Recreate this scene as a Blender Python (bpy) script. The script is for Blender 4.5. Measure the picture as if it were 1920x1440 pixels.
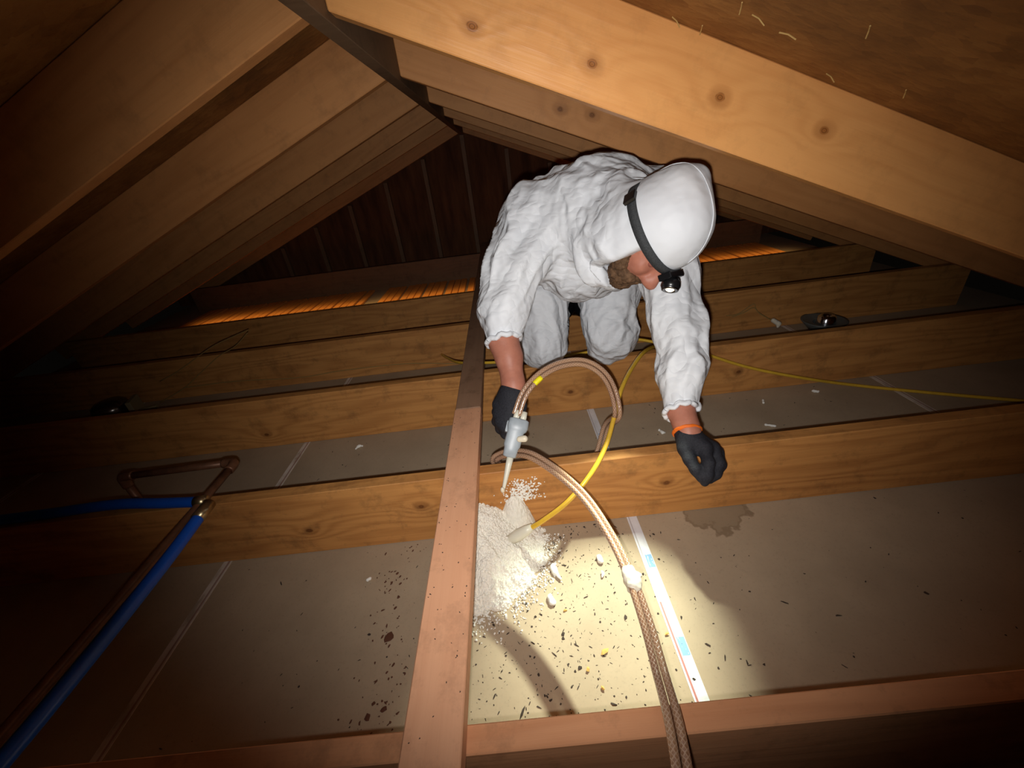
import bpy, bmesh, math, random
import numpy as np
from mathutils import Vector, Matrix, noise
random.seed(7); rng = np.random.default_rng(7)
for o in list(bpy.data.objects): bpy.data.objects.remove(o)
scene = bpy.context.scene
COL = scene.collection
# ------------------------------------------------------------------ camera
F_PX = 760.0; CAM_Z = 0.7533
PITCH, ROLL, YAW = 0.5042, -0.1308, -0.0259
def _axes():
    f = np.array([math.sin(YAW)*math.cos(PITCH), math.cos(YAW)*math.cos(PITCH), -math.sin(PITCH)])
    rt = np.array([math.cos(YAW), -math.sin(YAW), 0.0]); up = np.cross(rt, f)
    return math.cos(ROLL)*rt+math.sin(ROLL)*up, -math.sin(ROLL)*rt+math.cos(ROLL)*up, f
CR, CU, CF = _axes(); CP = np.array([0, 0, CAM_Z])
cam_d = bpy.data.cameras.new('camera'); cam = bpy.data.objects.new('camera', cam_d); COL.objects.link(cam)
cam_d.sensor_width = 36; cam_d.lens = F_PX/1920*36; cam_d.clip_start = 0.02
cam.matrix_world = Matrix(((CR[0], CU[0], -CF[0], 0), (CR[1], CU[1], -CF[1], 0), (CR[2], CU[2], -CF[2], CAM_Z), (0, 0, 0, 1)))
scene.camera = cam
def _ray(x, y): return CF*F_PX+CR*(x-960)-CU*(y-720)
def atC(x, y, c): return _ray(x, y)*c/F_PX+CP          # point seen at (x, y), c metres in front of the lens
def atY(x, y, Y): d = _ray(x, y); return d*Y/d[1]+CP
def atZ(x, y, z): d = _ray(x, y); return d*(z-CAM_Z)/d[2]+CP
# ------------------------------------------------------------------ world, lights, exposure
w = bpy.data.worlds.new('attic_dark'); scene.world = w; w.use_nodes = True
w.node_tree.nodes['Background'].inputs[0].default_value = (1.0, .8, .6, 1)
w.node_tree.nodes['Background'].inputs[1].default_value = 0.0015
scene.view_settings.view_transform = 'Standard'; scene.view_settings.look = 'None'
scene.view_settings.exposure = 0.0; scene.view_settings.gamma = 1; scene.view_settings.use_curve_mapping = False
def look(o, tgt):
    d = Vector(tgt)-o.location; o.rotation_euler = d.to_track_quat('-Z', 'Y').to_euler()
def spot(name, loc, tgt, power, angle, blend, col, size):
    l = bpy.data.lights.new(name, 'SPOT'); l.energy = power; l.spot_size = math.radians(angle); l.spot_blend = blend
    l.color = col; l.shadow_soft_size = size
    o = bpy.data.objects.new(name, l); COL.objects.link(o); o.location = Vector(loc); look(o, tgt); return o
# the photographer's torch, held just under the lens
FL = CP-CU*0.035-CR*0.012
spot('camera_torch', FL, atC(1010, 650, 1.5), 46, 113, 1.0, (1.0, .975, .945), .008)
# added warm strip light above the far boards, facing down; no visible source
al = bpy.data.lights.new('plank_fill_light', 'AREA'); al.shape = 'RECTANGLE'; al.size = 5.3; al.size_y = .04; al.energy = 2.0; al.color = (1, .62, .24); al.spread = math.radians(110)
ao = bpy.data.objects.new('plank_fill_light', al); COL.objects.link(ao); ao.location = (-.15, 3.50, -.06); look(ao, (-.15, 3.60, -.30))
HEADLAMP_POWER = 78
# ------------------------------------------------------------------ helpers
def tag(o, label=None, cat=None, group=None, kind=None):
    if label: o['label'] = label
    if cat: o['category'] = cat
    if group: o['group'] = group
    if kind: o['kind'] = kind
    return o
def empty(name, loc=(0, 0, 0)):
    o = bpy.data.objects.new(name, None); COL.objects.link(o); o.location = Vector(loc); o.empty_display_size = .05; return o
def mesh_obj(name, verts, faces, mat=None, parent=None, smooth=False, uvs=None, loc=None, rot=None):
    me = bpy.data.meshes.new(name)
    me.from_pydata([tuple(map(float, v)) for v in verts], [], [tuple(map(int, f)) for f in faces])
    if uvs is not None:
        ul = me.uv_layers.new(name='UVMap')
        li = np.empty(len(me.loops), dtype=np.int32); me.loops.foreach_get('vertex_index', li)
        ul.data.foreach_set('uv', np.asarray(uvs, dtype=np.float32)[li].ravel())
    me.validate(); me.update()
    if smooth: me.polygons.foreach_set('use_smooth', [True]*len(me.polygons))
    if mat: me.materials.append(mat)
    o = bpy.data.objects.new(name, me); COL.objects.link(o)
    if loc is not None: o.location = Vector(loc)
    if rot is not None: o.rotation_euler = rot
    if parent:
        o.parent = parent
        if parent.type == 'EMPTY' or True:
            o.matrix_parent_inverse = parent_world(parent).inverted()
    return o
def parent_world(p):
    m = Matrix.LocRotScale(p.location, p.rotation_euler, p.scale)
    return parent_world(p.parent) @ p.matrix_parent_inverse @ m if p.parent else m
def bm_obj(name, bm, mat=None, parent=None, smooth=False, loc=None, rot=None):
    bmesh.ops.recalc_face_normals(bm, faces=bm.faces)
    me = bpy.data.meshes.new(name); bm.to_mesh(me); bm.free()
    if smooth: me.polygons.foreach_set('use_smooth', [True]*len(me.polygons))
    if mat: me.materials.append(mat)
    o = bpy.data.objects.new(name, me); COL.objects.link(o)
    if loc is not None: o.location = Vector(loc)
    if rot is not None: o.rotation_euler = rot
    if parent: o.parent = parent; o.matrix_parent_inverse = parent_world(parent).inverted()
    return o
def box_bm(lo, hi, bev=0.0, seg=1):
    bm = bmesh.new(); r = bmesh.ops.create_cube(bm, size=1)
    for v in bm.verts:
        v.co = Vector([lo[i]+(v.co[i]+.5)*(hi[i]-lo[i]) for i in range(3)])
    if bev: bmesh.ops.bevel(bm, geom=list(bm.edges), offset=bev, segments=seg, affect='EDGES', profile=.7)
    return bm
def prism_bm(poly, y0, y1, bev=0.0):
    bm = bmesh.new()
    a = [bm.verts.new((x, y0, z)) for x, z in poly]; b = [bm.verts.new((x, y1, z)) for x, z in poly]
    bm.faces.new(a); bm.faces.new(b[::-1]); n = len(poly)
    for i in range(n): bm.faces.new((a[i], b[i], b[(i+1) % n], a[(i+1) % n]))
    bmesh.ops.recalc_face_normals(bm, faces=bm.faces)
    if bev: bmesh.ops.bevel(bm, geom=list(bm.edges), offset=bev, segments=1, affect='EDGES')
    return bm
def lathe_bm(prof, n=32):
    bm = bmesh.new(); rings = []
    for r, z in prof:
        if r < 1e-5: rings.append([bm.verts.new((0, 0, z))])
        else: rings.append([bm.verts.new((r*math.cos(2*math.pi*i/n), r*math.sin(2*math.pi*i/n), z)) for i in range(n)])
    for A, B in zip(rings, rings[1:]):
        for i in range(n):
            j = (i+1) % n
            f = [A[i % len(A)], A[j % len(A)], B[j % len(B)], B[i % len(B)]]
            f2 = []
            [f2.append(v) for v in f if v not in f2]
            if len(f2) > 2: bm.faces.new(f2)
    return bm
def catmull(pts, step=.006):
    P = [np.asarray(p, float) for p in pts]; P = [2*P[0]-P[1]]+P+[2*P[-1]-P[-2]]; out = []
    for i in range(1, len(P)-2):
        n = max(2, int(np.linalg.norm(P[i+1]-P[i])/step))
        for t in np.linspace(0, 1, n, endpoint=False):
            a, b, c, d = P[i-1:i+3]
            out.append(.5*((2*b)+(c-a)*t+(2*a-5*b+4*c-d)*t*t+(3*b-a-3*c+d)*t**3))
    out.append(P[-2]); return np.array(out)
def frames(P):
    T = np.gradient(P, axis=0); T /= np.linalg.norm(T, axis=1)[:, None]+1e-12
    n = np.cross(T[0], [0, 0, 1.0]);
    if np.linalg.norm(n) < 1e-3: n = np.cross(T[0], [1.0, 0, 0])
    n /= np.linalg.norm(n); N = [n]
    for t in T[1:]:
        n = N[-1]-t*np.dot(N[-1], t); n /= np.linalg.norm(n)+1e-12; N.append(n)
    N = np.array(N); return T, N, np.cross(T, N)
def tube(name, P, r, mat, parent=None, seg=10, cap=True):
    P = np.asarray(P, float); T, N, B = frames(P); n = len(P)
    rr = np.full(n, r) if np.isscalar(r) else np.interp(np.linspace(0, 1, n), np.linspace(0, 1, len(r)), r)
    a = np.linspace(0, 2*math.pi, seg+1)
    V = P[:, None, :]+rr[:, None, None]*(np.cos(a)[None, :, None]*N[:, None, :]+np.sin(a)[None, :, None]*B[:, None, :])
    L = np.concatenate([[0], np.cumsum(np.linalg.norm(np.diff(P, axis=0), axis=1))])
    UV = np.stack([np.broadcast_to(a/(2*math.pi), (n, seg+1)), np.broadcast_to(L[:, None], (n, seg+1))], -1).reshape(-1, 2)
    F = []
    for i in range(n-1):
        for j in range(seg):
            q = i*(seg+1)+j; F.append((q, q+1, q+seg+2, q+seg+1))
    V = V.reshape(-1, 3)
    if cap:
        F.append(tuple(range(seg))[::-1]); F.append(tuple((n-1)*(seg+1)+k for k in range(seg)))
    return mesh_obj(name, V, F, mat, parent, True, UV)
# ---- implicit surfaces: smooth unions of tapered limbs and ellipsoids, meshed with surface nets
def _unit(v): v = np.asarray(v, float); return v/np.linalg.norm(v)
class Shape:
    def __init__(s, k=.012): s.pr = []; s.k = k; s.cut = []
    def cone(s, a, ra, b, rb): s.pr.append(('c', np.asarray(a, float), ra, np.asarray(b, float), rb)); return s
    def chain(s, pts):                                   # [(point, radius), ...]
        for (a, ra), (b, rb) in zip(pts, pts[1:]): s.cone(a, ra, b, rb)
        return s
    def ell(s, c, r, M=None): s.pr.append(('e', np.asarray(c, float), np.asarray(r, float), np.eye(3) if M is None else np.asarray(M, float))); return s
    def one(s, q, P):
        if q[0] == 'c':
            _, a, ra, b, rb = q; ab = b-a; t = np.clip(((P-a)@ab)/(ab@ab+1e-12), 0, 1)
            return np.linalg.norm(P-a-t[..., None]*ab, axis=-1)-(ra+t*(rb-ra))
        _, c, r, M = q; L = (P-c)@M.T
        k0 = np.linalg.norm(L/r, axis=-1); k1 = np.linalg.norm(L/(r*r), axis=-1)+1e-9
        return k0*(k0-1)/k1
    def box(s, q):
        if q[0] == 'c': return np.minimum(q[1]-q[2], q[3]-q[4]), np.maximum(q[1]+q[2], q[3]+q[4])
        R = np.abs(q[3].T)@q[2]; return q[1]-R, q[1]+R
    def eval(s, P):
        S = np.zeros(P.shape[:-1])
        for q in s.pr: S += np.exp(np.clip(-s.one(q, P)/s.k, -60, 60))
        return -s.k*np.log(S+1e-26)
    def mesh(s, h):
        los, his = zip(*[s.box(q) for q in s.pr]); lo = np.min(los, 0)-4*h-.01; hi = np.max(his, 0)+4*h+.01
        n = np.ceil((hi-lo)/h).astype(int)+1
        ax = [lo[i]+h*np.arange(n[i]) for i in range(3)]
        S = np.zeros(n, dtype=np.float64); m = s.k*7
        for q in s.pr:
            a, b = s.box(q)
            i0 = np.clip(((a-m-lo)/h).astype(int), 0, n-1); i1 = np.clip(((b+m-lo)/h).astype(int)+2, 1, n)
            G = np.stack(np.meshgrid(*[ax[i][i0[i]:i1[i]] for i in range(3)], indexing='ij'), -1)
            S[i0[0]:i1[0], i0[1]:i1[1], i0[2]:i1[2]] += np.exp(np.clip(-s.one(q, G)/s.k, -40, 40))
        D = np.minimum(-s.k*np.log(S+1e-12), .2)
        for c in s.cut:                                   # c(P) < 0 inside the hole
            idx = np.argwhere(np.abs(D) < 3*h+.05)
            Pq = lo+idx*h
            v = D[tuple(idx.T)]; D[tuple(idx.T)] = np.maximum(v, -c(Pq))
        # surface nets
        I = D < 0
        cells = np.zeros(n-1, dtype=np.uint8)
        offs = [(i, j, k) for i in (0, 1) for j in (0, 1) for k in (0, 1)]
        for o in offs: cells += I[o[0]:n[0]-1+o[0], o[1]:n[1]-1+o[1], o[2]:n[2]-1+o[2]]
        act = (cells > 0) & (cells < 8); ci = np.argwhere(act)
        idm = -np.ones(n-1, dtype=np.int64); idm[tuple(ci.T)] = np.arange(len(ci))
        acc = np.zeros((len(ci), 3)); cnt = np.zeros(len(ci))
        val = {o: D[tuple((ci+np.array(o)).T)] for o in offs}
        for o in offs:
            for d in range(3):
                if o[d]: continue
                p = list(o); p[d] = 1; p = tuple(p); va, vb = val[o], val[p]
                mk = (va < 0) != (vb < 0); t = np.where(mk, va/(va-vb+1e-20), 0)
                pt = np.tile(np.array(o, float), (len(ci), 1)); pt[:, d] += t
                acc[mk] += pt[mk]; cnt[mk] += 1
        V = lo+h*(ci+acc/np.maximum(cnt, 1)[:, None])
        Fs = []
        for d in range(3):
            e = [1, 1, 1]; e[d] = 0; e1, e2 = (d+1) % 3, (d+2) % 3
            sl0 = tuple(slice(1, n[i]-1) if i != d else slice(0, n[i]-1) for i in range(3))
            sl1 = tuple(slice(1, n[i]-1) if i != d else slice(1, n[i]) for i in range(3))
            A, B = I[sl0], I[sl1]; st = np.array([1 if i != d else 0 for i in range(3)])
            for flip, mk in ((False, A & ~B), (True, ~A & B)):
                c = np.argwhere(mk)+st
                if not len(c): continue
                u1 = np.zeros(3, int); u1[e1] = 1; u2 = np.zeros(3, int); u2[e2] = 1
                q = np.stack([idm[tuple((c-u1-u2).T)], idm[tuple((c-u2).T)], idm[tuple(c.T)], idm[tuple((c-u1).T)]], 1)
                Fs.append(q[:, ::-1] if flip else q)
        return V, np.concatenate(Fs)
def fast_mesh(name, V, Fq, mat, parent=None, smooth=True):
    me = bpy.data.meshes.new(name); me.vertices.add(len(V)); me.vertices.foreach_set('co', np.asarray(V, np.float32).ravel())
    me.loops.add(len(Fq)*4); me.loops.foreach_set('vertex_index', np.asarray(Fq, np.int32).ravel())
    me.polygons.add(len(Fq)); me.polygons.foreach_set('loop_start', np.arange(0, len(Fq)*4, 4, dtype=np.int32))
    try: me.polygons.foreach_set('loop_total', np.full(len(Fq), 4, dtype=np.int32))
    except Exception: pass
    me.update(calc_edges=True); me.validate()
    if smooth: me.polygons.foreach_set('use_smooth', [True]*len(me.polygons))
    me.materials.append(mat); o = bpy.data.objects.new(name, me); COL.objects.link(o)
    if parent: o.parent = parent; o.matrix_parent_inverse = parent_world(parent).inverted()
    return o
def vnormals(V, Fq):
    a, b, c, d = (V[Fq[:, i]] for i in range(4)); fn = np.cross(c-a, d-b); N = np.zeros_like(V)
    for i in range(4): np.add.at(N, Fq[:, i], fn)
    return N/(np.linalg.norm(N, axis=1)[:, None]+1e-12)
def relax(V, Fq, it=2, lam=.5):
    E = np.concatenate([Fq[:, [0, 1]], Fq[:, [1, 2]], Fq[:, [2, 3]], Fq[:, [3, 0]]])
    for _ in range(it):
        A = np.zeros_like(V); C = np.zeros(len(V))
        np.add.at(A, E[:, 0], V[E[:, 1]]); np.add.at(A, E[:, 1], V[E[:, 0]]); np.add.at(C, E[:, 0], 1); np.add.at(C, E[:, 1], 1)
        V = V+lam*(A/np.maximum(C, 1)[:, None]-V)
    return V
# ------------------------------------------------------------------ materials
class NT:
    def __init__(s, name):
        s.m = bpy.data.materials.new(name); s.m.use_nodes = True; s.t = s.m.node_tree; s.n = s.t.nodes
        s.b = s.n['Principled BSDF']; s.x = 0
    def node(s, typ, **kw):
        nd = s.n.new(typ)
        for k, v in kw.items(): setattr(nd, k, v)
        return nd
    def put(s, sock, v):
        if isinstance(v, bpy.types.NodeSocket): s.t.links.new(v, sock)
        else: sock.default_value = v
    def math(s, op, a, b=0.0, clamp=False):
        nd = s.node('ShaderNodeMath', operation=op, use_clamp=clamp); s.put(nd.inputs[0], a); s.put(nd.inputs[1], b); return nd.outputs[0]
    def vmath(s, op, a, b=(0, 0, 0)):
        nd = s.node('ShaderNodeVectorMath', operation=op); s.put(nd.inputs[0], a); s.put(nd.inputs[1], b)
        return nd.outputs['Value'] if op in ('LENGTH', 'DISTANCE', 'DOT_PRODUCT') else nd.outputs[0]
    def mix(s, fac, a, b):
        nd = s.node('ShaderNodeMix', data_type='RGBA'); s.put(nd.inputs[0], fac); s.put(nd.inputs[6], a); s.put(nd.inputs[7], b); return nd.outputs[2]
    def noise(s, vec, scale, detail=3, rough=.55, dist=0):
        nd = s.node('ShaderNodeTexNoise'); s.put(nd.inputs['Vector'], vec); nd.inputs['Scale'].default_value = scale
        nd.inputs['Detail'].default_value = detail; nd.inputs['Roughness'].default_value = rough; nd.inputs['Distortion'].default_value = dist
        return nd.outputs['Fac']
    def vor(s, vec, scale, feature='F1'):
        nd = s.node('ShaderNodeTexVoronoi', feature=feature); s.put(nd.inputs['Vector'], vec); nd.inputs['Scale'].default_value = scale; return nd
    def ramp(s, v, stops):
        nd = s.node('ShaderNodeValToRGB'); s.put(nd.inputs[0], v); e = nd.color_ramp.elements
        while len(e) < len(stops): e.new(.5)
        for el, (p, c) in zip(e, stops): el.position = p; el.color = (*c, 1) if len(c) == 3 else c
        return nd.outputs[0]
    def mrange(s, v, a, b, c=0.0, d=1.0):
        nd = s.node('ShaderNodeMapRange'); s.put(nd.inputs[0], v)
        for i, q in enumerate((a, b, c, d)): nd.inputs[i+1].default_value = q
        return nd.outputs[0]
    def obj(s): return s.node('ShaderNodeTexCoord').outputs['Object']
    def sep(s, v): nd = s.node('ShaderNodeSeparateXYZ'); s.put(nd.inputs[0], v); return nd.outputs
    def comb(s, x, y, z):
        nd = s.node('ShaderNodeCombineXYZ'); [s.put(nd.inputs[i], q) for i, q in enumerate((x, y, z))]; return nd.outputs[0]
    def bump(s, h, strength=.3, dist=.01):
        nd = s.node('ShaderNodeBump'); s.put(nd.inputs['Height'], h); nd.inputs['Strength'].default_value = strength; nd.inputs['Distance'].default_value = dist
        s.t.links.new(nd.outputs[0], s.b.inputs['Normal'])
    def fin(s, col, rough=.6, metal=0.0, spec=.5):
        s.put(s.b.inputs['Base Color'], col if isinstance(col, bpy.types.NodeSocket) else (*col, 1)); s.put(s.b.inputs['Roughness'], rough)
        s.put(s.b.inputs['Metallic'], metal); s.b.inputs['Specular IOR Level'].default_value = spec; return s.m
def srgb(r, g, b): return tuple((c/255/12.92 if c/255 < .04045 else ((c/255+.055)/1.055)**2.4) for c in (r, g, b))
def c4(c): return (*c, 1)
def wood(name, light, dark, knots=(), rough=.6, contrast=1.0, dirt=.25, cross='z'):
    """sawn softwood: long grain on local X, growth rings, knots given as (x, z) on the board's face"""
    t = NT(name); p = t.obj(); oi = t.node('ShaderNodeObjectInfo'); rv = t.math('MULTIPLY', oi.outputs['Random'], 37.0)
    x, y, z = t.sep(p)
    pr = t.vmath('ADD', p, t.comb(rv, rv, rv))
    st = t.vmath('MULTIPLY', pr, (1.1, 9, 9)); low = t.noise(st, 1.0, 2, .5)
    # growth rings: bands across the board bent by slow noise and by the knots
    warp = t.math('MULTIPLY', t.math('SUBTRACT', low, .5), 9.0)
    kd = None
    for kx, kz in knots:
        d = t.vmath('LENGTH', t.comb(t.math('MULTIPLY', t.math('SUBTRACT', x, kx), .75), 0.0, t.math('SUBTRACT', z, kz)))
        kd = d if kd is None else t.math('MINIMUM', kd, d)
    xs, ys, zs = t.sep(pr)
    band = t.math('ADD', t.math('MULTIPLY', t.math('ADD', zs, t.math('MULTIPLY', ys, .6)), 55.0), t.math('MULTIPLY', warp, 2.2))
    if kd is not None:
        band = t.math('ADD', band, t.math('MULTIPLY', t.math('POWER', 2.718, t.math('MULTIPLY', kd, -28.0)), 9.0))
    ring = t.math('ABSOLUTE', t.math('SINE', band)); ring = t.math('POWER', ring, 3.0)
    fine = t.noise(t.vmath('MULTIPLY', pr, (5, 170, 170)), 1.0, 3, .6)
    blot = t.noise(t.vmath('MULTIPLY', pr, (2.2, 5, 5)), 1.0, 4, .6)
    f = t.math('ADD', t.math('MULTIPLY', ring, .30*contrast), t.math('MULTIPLY', t.math('SUBTRACT', fine, .35), .55*contrast))
    f = t.math('ADD', f, t.math('MULTIPLY', t.math('SUBTRACT', blot, .5), .8), True)
    col = t.mix(f, c4(light), c4(dark))
    if kd is not None:
        kf = t.math('MULTIPLY', kd, 1.0)
        halo = t.mrange(kf, .007, .022, .5, 0.0); col = t.mix(halo, col, c4(tuple(q*.62 for q in dark)))
        core = t.mrange(t.math('ADD', kf, t.math('MULTIPLY', t.math('SUBTRACT', fine, .5), .006)), .0055, .008, .9, 0.0)
        rg = t.math('ABSOLUTE', t.math('SINE', t.math('MULTIPLY', kf, 900.0)))
        col = t.mix(core, col, t.mix(rg, c4(tuple(q*.30 for q in dark)), c4(tuple(q*.75 for q in dark))))
    dn = t.noise(t.vmath('MULTIPLY', pr, (14, 14, 14)), 1.0, 5, .7)
    col = t.mix(t.math('MULTIPLY', t.mrange(dn, .52, .7), dirt), col, c4(srgb(70, 52, 36)))
    t.bump(t.math('ADD', fine, t.math('MULTIPLY', ring, .5)), .22, .002)
    return t.fin(col, rough, 0, .35)
W_LIGHT, W_DARK = srgb(212, 158, 98), srgb(150, 92, 42)
M = {}
M['joist'] = wood('joist_pine', srgb(206, 146, 82), srgb(140, 82, 36), dirt=.35)
M['joist1'] = wood('joist_pine_knots', srgb(206, 146, 82), srgb(140, 82, 36), [(-.331, -.096), (-.679, -.142), (.383, -.11)], dirt=.35)
M['joist2'] = wood('joist_pine_dark_knots', srgb(206, 146, 82), srgb(140, 82, 36), [(.913, -.134), (-1.128, -.17), (.204, -.136)], dirt=.35)
M['rafter'] = wood('rafter_spruce', srgb(202, 142, 86), srgb(158, 98, 48), contrast=.55, dirt=.2)
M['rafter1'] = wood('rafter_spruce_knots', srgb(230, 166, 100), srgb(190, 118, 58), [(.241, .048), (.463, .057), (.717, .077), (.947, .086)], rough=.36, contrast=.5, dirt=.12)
M['rafter2'] = wood('rafter_spruce_two_knots', srgb(202, 142, 86), srgb(158, 98, 48), [(.494, .053), (.597, .067)], contrast=.55, dirt=.2)
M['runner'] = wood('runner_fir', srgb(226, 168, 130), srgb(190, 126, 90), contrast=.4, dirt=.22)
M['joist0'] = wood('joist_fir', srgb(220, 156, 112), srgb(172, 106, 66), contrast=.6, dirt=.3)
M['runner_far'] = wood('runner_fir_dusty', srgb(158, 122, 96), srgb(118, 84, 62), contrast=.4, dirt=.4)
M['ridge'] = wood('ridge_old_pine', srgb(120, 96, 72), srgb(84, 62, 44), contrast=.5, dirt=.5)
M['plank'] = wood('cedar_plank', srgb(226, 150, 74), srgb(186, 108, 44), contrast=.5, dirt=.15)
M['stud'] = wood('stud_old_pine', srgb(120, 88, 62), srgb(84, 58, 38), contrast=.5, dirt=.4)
def m_osb():
    t = NT('roof_sheathing_board'); p = t.obj(); st = t.vmath('MULTIPLY', p, (1, 2.2, 1))
    v = t.vor(st, 26); n = t.noise(p, 3.5, 6, .65); f = t.noise(st, 60, 3, .6)
    col = t.ramp(t.math('ADD', t.math('MULTIPLY', v.outputs['Color'], .14), t.math('MULTIPLY', n, .86)), [(.25, srgb(92, 58, 28)), (.5, srgb(142, 96, 48)), (.75, srgb(178, 128, 70))])
    col = t.mix(t.math('MULTIPLY', t.mrange(f, .6, .75), .35), col, c4(srgb(70, 44, 22)))
    t.bump(t.math('ADD', v.outputs['Distance'], f), .35, .004); return t.fin(col, .75, 0, .25)
M['osb'] = m_osb()
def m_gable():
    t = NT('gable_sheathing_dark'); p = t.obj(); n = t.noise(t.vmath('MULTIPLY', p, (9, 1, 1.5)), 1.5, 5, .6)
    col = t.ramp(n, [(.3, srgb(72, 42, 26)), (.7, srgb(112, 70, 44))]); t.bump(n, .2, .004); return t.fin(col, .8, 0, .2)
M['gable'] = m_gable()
def m_drywall():
    t = NT('drywall_back_paper'); p = t.obj(); n = t.noise(p, 3.0, 5, .6); g = t.noise(p, 160, 3, .7)
    col = t.ramp(n, [(.3, srgb(164, 145, 121)), (.7, srgb(184, 164, 138))])
    col = t.mix(t.math('MULTIPLY', t.mrange(g, .55, .75), .25), col, c4(srgb(120, 108, 94)))
    # water stain that creeps out from under the second joist
    x, y, z = t.sep(p); wn = t.noise(p, 14, 3, .6)
    d = t.vmath('LENGTH', t.comb(t.math('MULTIPLY', t.math('SUBTRACT', x, .535), 10.5), t.math('MULTIPLY', t.math('SUBTRACT', y, .885), 9.0), 0.0))
    d = t.math('ADD', d, t.math('MULTIPLY', t.math('SUBTRACT', wn, .5), 1.2))
    col = t.mix(t.mrange(d, .92, 1.0, .45, 0.0), col, c4(srgb(112, 92, 64)))
    col = t.mix(t.math('MULTIPLY', t.mrange(d, .86, .93, 0, .35), t.mrange(d, .97, 1.0, 1, 0)), col, c4(srgb(96, 72, 46)))
    t.bump(g, .12, .001); return t.fin(col, .8, 0, .25)
M['drywall'] = m_drywall()
def m_tape(printed):
    t = NT('printed_edge_tape' if printed else 'plain_edge_tape'); p = t.obj(); x, y, z = t.sep(p); n = t.noise(t.vmath('MULTIPLY', p, (30, 12, 1)), 1, 4, .6)
    if printed:
        col = t.ramp(n, [(.3, srgb(205, 206, 210)), (.7, srgb(228, 228, 232))])
        def seg(y0, y1, c, thr, sc):
            a = t.math('MULTIPLY', t.math('GREATER_THAN', y, y0), t.math('LESS_THAN', y, y1))
            tx = t.math('GREATER_THAN', t.noise(t.vmath('MULTIPLY', p, (220, sc, 1)), 1, 2, .5), thr)
            b = t.math('MULTIPLY', t.math('GREATER_THAN', x, .002), t.math('LESS_THAN', x, .0195))
            return t.math('MULTIPLY', t.math('MULTIPLY', a, b), tx), c
        for y0, y1, c, thr, sc in ((.695, .735, srgb(128, 166, 216), .36, 60), (.475, .515, srgb(128, 166, 216), .36, 60), (.63, .69, srgb(232, 190, 205), .5, 110), (.53, .62, srgb(205, 205, 225), .5, 130), (1.25, 1.3, srgb(120, 160, 215), .45, 60)):
            m_, c_ = seg(y0, y1, c, thr, sc); col = t.mix(m_, col, c4(c_))
        red = t.math('MULTIPLY', t.math('MULTIPLY', t.math('LESS_THAN', t.math('ABSOLUTE', t.math('ADD', x, .003)), .0022), t.math('LESS_THAN', y, .60)), .85)
        col = t.mix(red, col, c4(srgb(205, 92, 70)))
        gr = t.math('LESS_THAN', t.math('ABSOLUTE', t.math('ADD', x, .003)), .0016); col = t.mix(t.math('MULTIPLY', gr, .45), col, c4(srgb(120, 100, 100)))
    else:
        col = t.ramp(n, [(.35, srgb(176, 162, 146)), (.5, srgb(216, 204, 192)), (.7, srgb(226, 216, 206))])
        rd = t.math('LESS_THAN', t.math('ABSOLUTE', t.math('SUBTRACT', x, .004)), .003)
        col = t.mix(t.math('MULTIPLY', rd, .7), col, c4(srgb(150, 104, 92)))
    return t.fin(col, .6, 0, .3)
def plain(name, col, rough=.5, metal=0.0, spec=.5, nscale=None, namp=.25, bump=0):
    t = NT(name)
    if nscale:
        n = t.noise(t.obj(), nscale, 4, .6); a = tuple(max(0, q*(1-namp)) for q in col); b = tuple(min(1, q*(1+namp)) for q in col)
        c = t.ramp(n, [(.3, a), (.7, b)])
        if bump: t.bump(n, bump, .003)
        return t.fin(c, rough, metal, spec)
    return t.fin(col, rough, metal, spec)
def m_suit():
    t = NT('white_coverall_fabric'); p = t.obj(); n = t.noise(p, 3, 3, .5)
    col = t.ramp(n, [(.3, srgb(222, 226, 232)), (.7, srgb(234, 237, 241))])
    a_ = t.noise(t.vmath('MULTIPLY', p, (1.0, 1.2, .5)), 13, 2, .45); b_ = t.noise(t.vmath('MULTIPLY', p, (.7, 1, 1.3)), 30, 1, .4)
    h = t.math('ADD', t.math('ABSOLUTE', t.math('SUBTRACT', a_, .5)), t.math('MULTIPLY', t.math('ABSOLUTE', t.math('SUBTRACT', b_, .5)), .35))
    hd = t.vmath('DISTANCE', p, tuple(HC+.05*HA)); k = t.mrange(hd, .13, .2, .12, 1.0)
    t.bump(t.math('MULTIPLY', h, k), .75, .03); t.fin(col, .55, 0, .35)
    t.b.inputs['Subsurface Weight'].default_value = 0.0
    return t.m
# ------------------------------------------------------------------ the setting
FLOOR = -.235
Y0, SP, TH = .2601, .61, .038
WALL_Y = 4.40; XR, XL, ZR = -.2535, -.2884, 1.0079; AR, AL, RD = .3866, .3715, .154
floor = empty('floor', (0, 0, FLOOR)); floor['kind'] = 'structure'
edges = [-3.45, -2.195, -.969, .279, 1.5, 2.75]
for i, (a, b) in enumerate(zip(edges, edges[1:])):
    bm_obj('drywall_panel', box_bm((a+.0015, -.5, FLOOR-.0127), (b-.0015, WALL_Y, FLOOR)), M['drywall'], floor)
MT1, MT2 = m_tape(True), m_tape(False)
for ex, mt in ((.279, MT1), (-.969, MT2), (1.5, MT2), (-2.195, MT2)):
    bm_obj('edge_tape', box_bm((-.009 if mt is MT1 else -.014, -.4, 0), (.021 if mt is MT1 else .012, 2.66, .0012)), mt, floor, loc=(ex, 0, FLOOR))
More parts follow.
